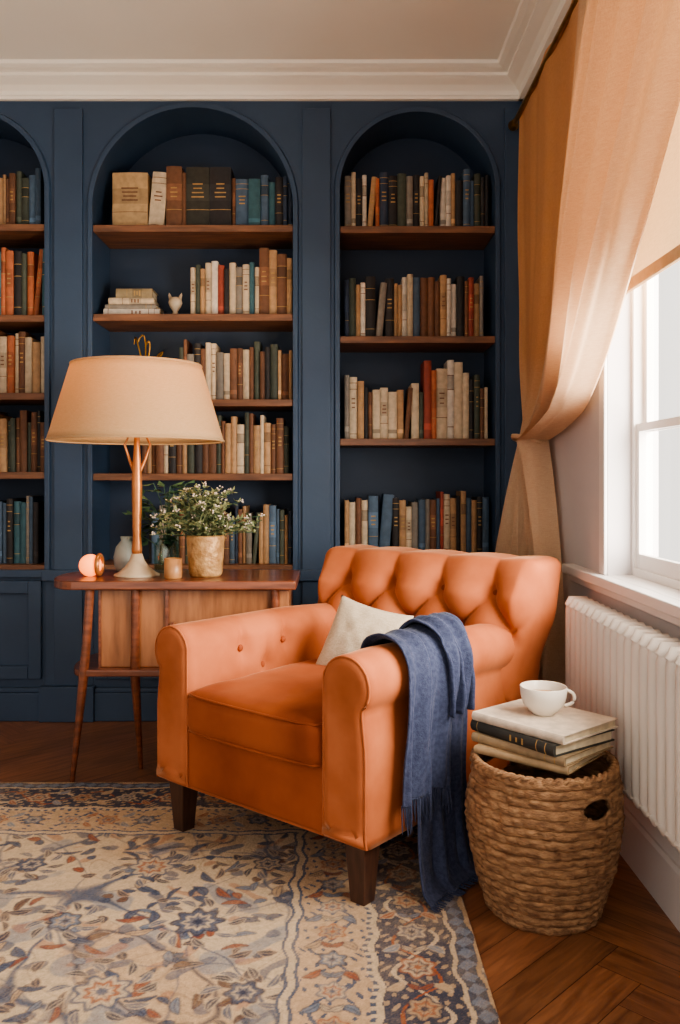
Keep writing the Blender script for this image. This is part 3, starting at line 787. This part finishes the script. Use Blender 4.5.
for z, r in ((zb, 0.329), (zt, 0.244)):
    b.lathe([(r+0.003*math.cos(t), z+0.004*math.sin(t)) for t in [i*math.pi/4 for i in range(9)]], (0, 0, 0), 72)
for a in range(3):
    t = a*2*math.pi/3; b.tube([(0, 0, zt-0.03), (0.243*math.cos(t), 0.243*math.sin(t), zt-0.003)], 0.002, 6)
b.done('shade_trim', M['shade'], True, lp)
b = MB(); b.lathe([(0, 0.62), (0.012, 0.62), (0.014, 0.645), (0.03, 0.68), (0.03, 0.70), (0.018, 0.725), (0, 0.73)], (0, 0, 0), 20)
b.done('bulb', mat('warm_bulb', lin(255, 220, 170), emis=lin(255, 190, 120), estr=3), True, lp)
pl = bpy.data.lights.new('lamp_bulb_light', 'POINT'); pl.energy = 9; pl.color = (1, 0.74, 0.46); pl.shadow_soft_size = 0.05
po = bpy.data.objects.new('lamp_bulb_light', pl); po.parent = lp; po.location = (0, 0, 0.66+0.1); COL.objects.link(po)

ob = empty('orb_night_light', (-0.915, 3.22, TZ))
b = MB(); b.lathe([(0, 0)]+[(0.042*math.sin(t), 0.042-0.042*math.cos(t)) for t in [i*math.pi/16 for i in range(17)]], (-0.012, 0, 0), 32)
b.done('orb', M['glow'], True, ob)
b = MB()
rows = []
for i in range(25):
    t = i*2*math.pi/24; rows.append([(0.022+(0.0)+0.01*math.cos(a*math.pi/4), (0.036+0.008*math.sin(a*math.pi/4))*math.cos(t), 0.044+(0.036+0.008*math.sin(a*math.pi/4))*math.sin(t)) for a in range(8)])
b.grid(rows, True); b.done('wood_ring', M['copper'], True, ob)

pp = empty('potted_plant', (-0.49, 3.22, TZ))
b = MB(); b.lathe([(0, 0), (0.054, 0), (0.062, 0.01), (0.068, 0.08), (0.072, 0.15), (0.070, 0.158), (0.064, 0.15), (0.06, 0.13), (0, 0.128)], (0, 0, 0), 40)
b.done('pot', M['pot'], True, pp)
stm, lf, fw = MB(), MB(), MB()
def add_leaf(mb, p, d, L_, w_, up=Vector((0, 0, 1))):
    d = d.normalized(); s_ = d.cross(up)
    if s_.length < 1e-3: s_ = Vector((1, 0, 0))
    s_.normalize(); n_ = s_.cross(d)
    a = p; c = p+d*L_*0.5+s_*w_-n_*0.1*L_; e = p+d*L_-n_*0.0; g = p+d*L_*0.5-s_*w_-n_*0.1*L_; mid = p+d*L_*0.5
    mb.quad([a, c, e, mid]); mb.quad([a, mid, e, g])
for k in range(140):
    a = R.uniform(0, 6.28); r = R.uniform(0.02, 0.22); h = R.uniform(0.06, 0.23)*(1-0.45*(r/0.19)**2)
    p0 = Vector((R.uniform(-.03, .03), R.uniform(-.03, .03), 0.12)); p2 = Vector((r*math.cos(a)*1.0, r*math.sin(a)*0.55, 0.13+h))
    p1_ = Vector((p0.x+(p2.x-p0.x)*0.3, p0.y+(p2.y-p0.y)*0.3, p2.z*0.85+0.03))
    pts = [(p0*(1-t)**2+p1_*2*t*(1-t)+p2*t*t) for t in [i/7 for i in range(8)]]
    stm.tube(pts, 0.0012, 4)
    for i in range(2, 8):
        for q in range(3):
            dv = Vector((R.uniform(-1, 1), R.uniform(-1, 1), R.uniform(-.2, .8)))
            add_leaf(lf, pts[i], dv, R.uniform(0.016, 0.034), R.uniform(0.005, 0.009))
    if R.random() < 0.55:
        for q in range(5):
            c = pts[-1]+Vector((R.uniform(-.012, .012), R.uniform(-.012, .012), R.uniform(0, .014)))
            fw.lathe([(0, -.0035), (.004, 0), (0, .0035)], tuple(c), 6)
stm.done('stems', M['leafd'], True, pp); lf.done('foliage', M['leaf'], False, pp); fw.done('blossoms', M['flower'], False, pp)
p2e = empty('leafy_houseplant', (-0.665, 3.36, TZ))
b = MB(); b.lathe([(0, 0.002), (0.045, 0.002), (0.05, 0.01), (0.05, 0.11), (0.038, 0.125), (0.038, 0.135), (0.034, 0.135), (0.034, 0.125), (0.046, 0.108), (0.046, 0.012), (0, 0.008)], (0, 0, 0), 32)
b.done('glass_jar', M['jar'], True, p2e)
lf, stm = MB(), MB()
for k in range(34):
    a = R.uniform(0, 6.28); r = R.uniform(0.03, 0.16); h = R.uniform(0.13, 0.36)
    p0 = Vector((0, 0, 0.02)); p2 = Vector((r*math.cos(a), r*math.sin(a)*0.35, h)); p1_ = Vector((0, 0, h*0.75))
    pts = [(p0*(1-t)**2+p1_*2*t*(1-t)+p2*t*t) for t in [i/7 for i in range(8)]]
    stm.tube(pts, 0.0018, 5)
    for q in range(4):
        add_leaf(lf, pts[7-q//2], Vector((math.cos(a)+R.uniform(-.9, .9), math.sin(a)+R.uniform(-.9, .9), R.uniform(-.5, .5))), R.uniform(.04, .07), R.uniform(.014, .022))
stm.done('stems', M['leafd'], True, p2e); lf.done('leaves', M['leafd'], False, p2e)
b = MB(); b.lathe([(0, 0), (0.035, 0), (0.045, 0.02), (0.05, 0.06), (0.04, 0.1), (0.02, 0.125), (0.024, 0.14), (0.02, 0.14), (0.015, 0.12), (0, 0.1)], (-0.83, 3.38, TZ), 32)
b.done('stoneware_vase', mat('stoneware', lin(120, 128, 124), lin(150, 156, 150), 12, 0.5), True)
b = MB(); b.lathe([(0, 0), (0.03, 0), (0.033, 0.006), (0.033, 0.075), (0.030, 0.075), (0.030, 0.008), (0, 0.008)], (-0.60, 3.15, TZ), 28)
b.done('amber_tumbler', mat('amber_clay', lin(150, 104, 66), lin(176, 128, 84), 20, 0.4), True)

# ================================================================= BASKET, BOOKS, CUP
BX, BY = 0.537, 2.19
bk = empty('woven_basket', (BX, BY, 0))
BHt = 0.385; nr = 17; nz_, nt_ = nr*7, 240
holes = [(math.radians(-62), 0.315), (math.radians(118), 0.315)]
P = []
for i in range(nz_+1):
    z = BHt*i/nz_; t = i/nz_
    rbase = 0.130+0.057*math.sin(min(1, t*1.15)*math.pi*0.62)-0.010*max(0, t-0.7)*3.3
    row_i = int(t*nr-1e-6); ph = t*nr-row_i
    rr = []
    for j in range(nt_):
        a = j*2*math.pi/nt_
        bulge = 0.0065*math.sin(math.pi*ph)**0.7
        tw = 0.0022*math.sin(a*40+ph*3.2+row_i*1.9)*math.sin(math.pi*ph)
        w_ = 0.005*noise.noise(Vector((math.cos(a)*4, math.sin(a)*4, z*26)))+0.006*noise.noise(Vector((math.cos(a)*1.3, math.sin(a)*1.3, z*4)))
        w_ += 0.004*noise.noise(Vector((math.cos(a)*11, math.sin(a)*11, z*90)))
        r = rbase+bulge+tw+w_
        zz = z+0.007*noise.noise(Vector((math.cos(a)*2.5, math.sin(a)*2.5, z*6+5)))*(1 if z > 0.02 else 0)
        rr.append((r*math.cos(a), r*math.sin(a), zz))
    P.append(rr)
def skp(i, j):
    z = BHt*(i+.5)/nz_; a = (j+.5)*2*math.pi/nt_
    for ha, hz in holes:
        da = (a-ha+math.pi) % (2*math.pi)-math.pi
        if (da/0.24)**2+((z-hz)/0.026)**2 < 1: return True
    return False
b = MB(); b.grid(P, True, skip=skp)
b.done('woven_side', M['basket'], True, bk, solid=0.010)
b = MB(); b.lathe([(0, 0.004), (0.134, 0.004), (0.134, 0.012), (0, 0.012)], (0, 0, 0), 48)
n_ = 200
for s_ in (0, 1):
    pts = [((0.175+0.006*math.cos(k*0.75+s_*math.pi))*math.cos(k*2*math.pi/n_), (0.175+0.006*math.cos(k*0.75+s_*math.pi))*math.sin(k*2*math.pi/n_), BHt-0.004+0.006*math.sin(k*0.75+s_*math.pi)) for k in range(n_+1)]
    b.tube(pts, 0.0065, 6)
for ha, hz in holes:
    rr = 0.190
    pts = [(rr*math.cos(ha+0.25*math.cos(t)), rr*math.sin(ha+0.25*math.cos(t)), hz+0.029*math.sin(t)) for t in [i*2*math.pi/30 for i in range(31)]]
    b.tube(pts, 0.0055, 6)
b.done('rim_and_base', M['basket'], True, bk)

b = MB()
rot = math.radians(-50)
flat(b, 0.53, 2.20, 0.3935, 0.26, 0.215, 0.018, lin(176, 150, 116), rot+0.16, 0)
flat(b, 0.54, 2.215, 0.412, 0.28, 0.225, 0.022, lin(160, 138, 108), rot+0.04, 1)
flat(b, 0.54, 2.22, 0.4345, 0.28, 0.23, 0.028, lin(58, 58, 54), rot-0.08, 1)
flat(b, 0.548, 2.225, 0.463, 0.285, 0.235, 0.022, lin(218, 202, 182), rot, 0)
b.done('stacked_books', M['book'])
cp = empty('coffee_cup', (0.548, 2.235, 0.4855))
b = MB(); b.lathe([(0, 0), (0.028, 0), (0.030, 0.005), (0.040, 0.012), (0.053, 0.028), (0.059, 0.048), (0.061, 0.072), (0.0595, 0.0735), (0.058, 0.072), (0.056, 0.048), (0.049, 0.03), (0.034, 0.014), (0, 0.011)], (0, 0, 0), 48)
b.done('cup_body', M['cream'], True, cp)
b = MB(); b.tube([(0.055+0.027*math.sin(t), 0, 0.042-0.020*math.cos(t)) for t in [i*math.pi/12 for i in range(13)]], 0.0045, 8)
b.done('handle', M['cream'], True, cp)
b = MB(); b.lathe([(0, 0.050), (0.0555, 0.050)], (0, 0, 0), 32); b.done('coffee', mat('milky_coffee', lin(170, 130, 92), lin(184, 146, 108), 10, 0.2), True, cp)

# ================================================================= RADIATOR
rd = empty('column_radiator', (0.80, 2.1, 0))
b = MB(); y = 1.25
while y < 2.80:
    for xo in (0.768, 0.812):
        b.tube([(xo, y, 0.29), (xo, y, 0.31), (xo, y, 0.68), (xo, y, 0.70)], [0.014, 0.0195, 0.0195, 0.014], 12)
    for z in (0.305, 0.69):
        b.tube([(0.755, y, z), (0.765, y, z+(0.012 if z > .5 else -.012)), (0.815, y, z+(0.012 if z > .5 else -.012)), (0.825, y, z)], [0.012, 0.021, 0.021, 0.012], 12)
    y += 0.056
for z in (0.31, 0.685): b.tube([(0.79, 1.22, z), (0.79, 2.80, z)], 0.014, 10)
for yy in (1.30, 2.72):
    b.box((0.765, yy-0.012, 0.0), (0.785, yy+0.012, 0.31)); b.box((0.80, yy-0.012, 0.0), (0.818, yy+0.012, 0.31))
child(b.done('columns', M['rad'], True), rd)
b = MB(); b.tube([(0.79, 2.80, 0.33), (0.79, 2.86, 0.33)], 0.012, 10); b.tube([(0.79, 2.86, 0.36), (0.79, 2.86, 0.0)], 0.009, 10)
child(b.done('valve_pipe', M['rad'], True), rd)

# ================================================================= CURTAIN
cu = empty('curtain', (0.8, 3.3, 0))
nu, nv1, nv2 = 400, 90, 60
ZT, ZP = 2.735, 1.256
rows = []
def pleat(u):
    return 0.80*math.sin(u*2*math.pi*7+1.8*math.sin(u*9))+0.30*math.sin(u*2*math.pi*15+2*math.sin(u*7))
for i in range(nv1+1):
    t = i/nv1; r_ = []
    for j in range(nu+1):
        u = j/nu
        Yt = 3.74+(1.50-3.74)*u; Yc = 3.74+(1.74-3.74)*u**0.85; zc = 1.75+(1.38-1.75)*u; Yp = 3.40+(0.5-u)*0.17
        y = Yt*(1-t)**2+Yc*2*t*(1-t)+Yp*t*t; z = ZT*(1-t)**2+zc*2*t*(1-t)+(ZP+0.0*u)*t*t
        drape_w = sm((u-0.40)/0.12)
        amp = (0.006+0.038*drape_w)*(1-0.25*t)
        pl_ = pleat(u+0.03*math.sin(t*2.5)*(u-0.3))
        x = 0.812-0.085*drape_w*math.sin(math.pi*min(1, t*1.1+0.08))-0.035*t+amp*pl_
        x += 0.03*math.sin(u*2*math.pi*4.2)*t*t
        y += 0.012*math.cos(u*2*math.pi*13)*(1-t*0.6)*drape_w
        x += 0.008*noise.noise(Vector((u*7, t*3, 0)))
        x = min(x, 0.842)
        r_.append((x, y, z))
    rows.append(r_)
for i in range(1, nv2+1):
    t = i/nv2; r_ = []
    e = sm(t**0.5*1.0)*0.85+0.15*t
    for j in range(nu+1):
        u = j/nu
        x0, y0_, _z = rows[nv1][j]
        xb = 0.60+0.22*u+0.040*math.sin(u*2*math.pi*5+0.5)+0.008*pleat(u); yb = 3.64-0.60*u+0.015*math.cos(u*44)
        x = x0+(xb-x0)*e; y = y0_+(yb-y0_)*e; z = ZP+(0.015-ZP)*t
        r_.append((min(x, 0.842), y, z))
    rows.append(r_)
def sun_glow_tint(a, bb):  # warm sun glow through the back panel, painted as an orange tint
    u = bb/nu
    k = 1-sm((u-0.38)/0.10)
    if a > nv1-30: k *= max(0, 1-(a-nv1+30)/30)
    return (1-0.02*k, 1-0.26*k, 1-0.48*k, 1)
b = MB(); b.grid(rows, cf=sun_glow_tint)
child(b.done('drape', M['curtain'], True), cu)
b = MB()
rr = []
for i in range(41):
    t = i*2*math.pi/40
    rr.append([(0.775+(0.064)*math.cos(t)+0.005*math.cos(a*math.pi/3)*math.cos(t), 3.40+(0.10)*math.sin(t)+0.005*math.cos(a*math.pi/3)*math.sin(t), ZP+0.010*math.sin(a*math.pi/3)-0.02*math.cos(t)) for a in range(6)])
b.grid(rr, True)
child(b.done('tieback', M['curtain'], True), cu)
cr_ = empty('curtain_rod', (0.805, 3.8, 2.70))
b = MB(); b.tube([(0, 0, 0), (0, -2.6, 0)], 0.011, 12)
b.tube([(0, 0, 0), (0, 0.01, 0), (0, 0.02, 0), (0, 0.035, 0), (0, 0.05, 0), (0, 0.06, 0)], [0.012, 0.018, 0.012, 0.024, 0.02, 0.002], 14)
b.tube([(0, -0.04, 0), (0.055, -0.04, -0.01)], 0.008, 8); b.tube([(0.048, -0.04, -0.01), (0.054, -0.04, -0.01)], 0.025, 14)
b.done('rod', M['brass'], True, cr_)

b = MB(); rows = []
for i in range(61):
    t = i/60; z = 2.62-(2.62-1.64)*t
    rows.append([(0.838-0.012*abs(math.sin(t*math.pi*4))*t-0.002*math.sin(k*0.7), 1.05+(2.70-1.05)*k/20, z-0.006*math.sin(k*0.5)*t) for k in range(21)])
bl = empty('roman_blind', (0.84, 1.9, 1.64))
b.grid(rows); child(b.done('fabric', M['blind'], True), bl)
b = MB(); b.box((0.824, 1.05, 1.632), (0.838, 2.70, 1.665)); child(b.done('hem_bar', mat('hem_band', lin(196, 160, 120), lin(206, 172, 134), 30, 0.9), bevel=0.003), bl)

# ================================================================= LIGHT
w = bpy.data.worlds.new('World'); scene.world = w; w.use_nodes = True
bg = w.node_tree.nodes['Background']; bg.inputs['Color'].default_value = (1.0, 0.935, 0.855, 1); bg.inputs['Strength'].default_value = 1.75
def area(name, loc, target, sx, sy, e, col):
    l = bpy.data.lights.new(name, 'AREA'); l.shape = 'RECTANGLE'; l.size = sx; l.size_y = sy; l.energy = e; l.color = col
    o = bpy.data.objects.new(name, l); o.location = loc
    o.rotation_euler = (Vector(target)-Vector(loc)).to_track_quat('-Z', 'Y').to_euler(); COL.objects.link(o)
area('window_daylight', (2.0, 1.4, 1.6), (0.0, 2.6, 1.45), 2.4, 2.4, 500, (1.0, 0.91, 0.80))

# ================================================================= CAMERA
cam = bpy.data.cameras.new('camera'); co = bpy.data.objects.new('camera', cam); COL.objects.link(co)
co.location = (0, 0, 1.1); co.rotation_euler = (math.radians(90), 0, 0)
cam.sensor_fit = 'VERTICAL'; cam.sensor_height = 36; cam.lens = 850/1024*36
cam.shift_x = 5/1024; cam.shift_y = -32/1024
cam.clip_start = 0.05
scene.camera = co
scene.view_settings.view_transform = 'AgX'
try: scene.view_settings.look = 'AgX - Medium High Contrast'
except Exception: pass
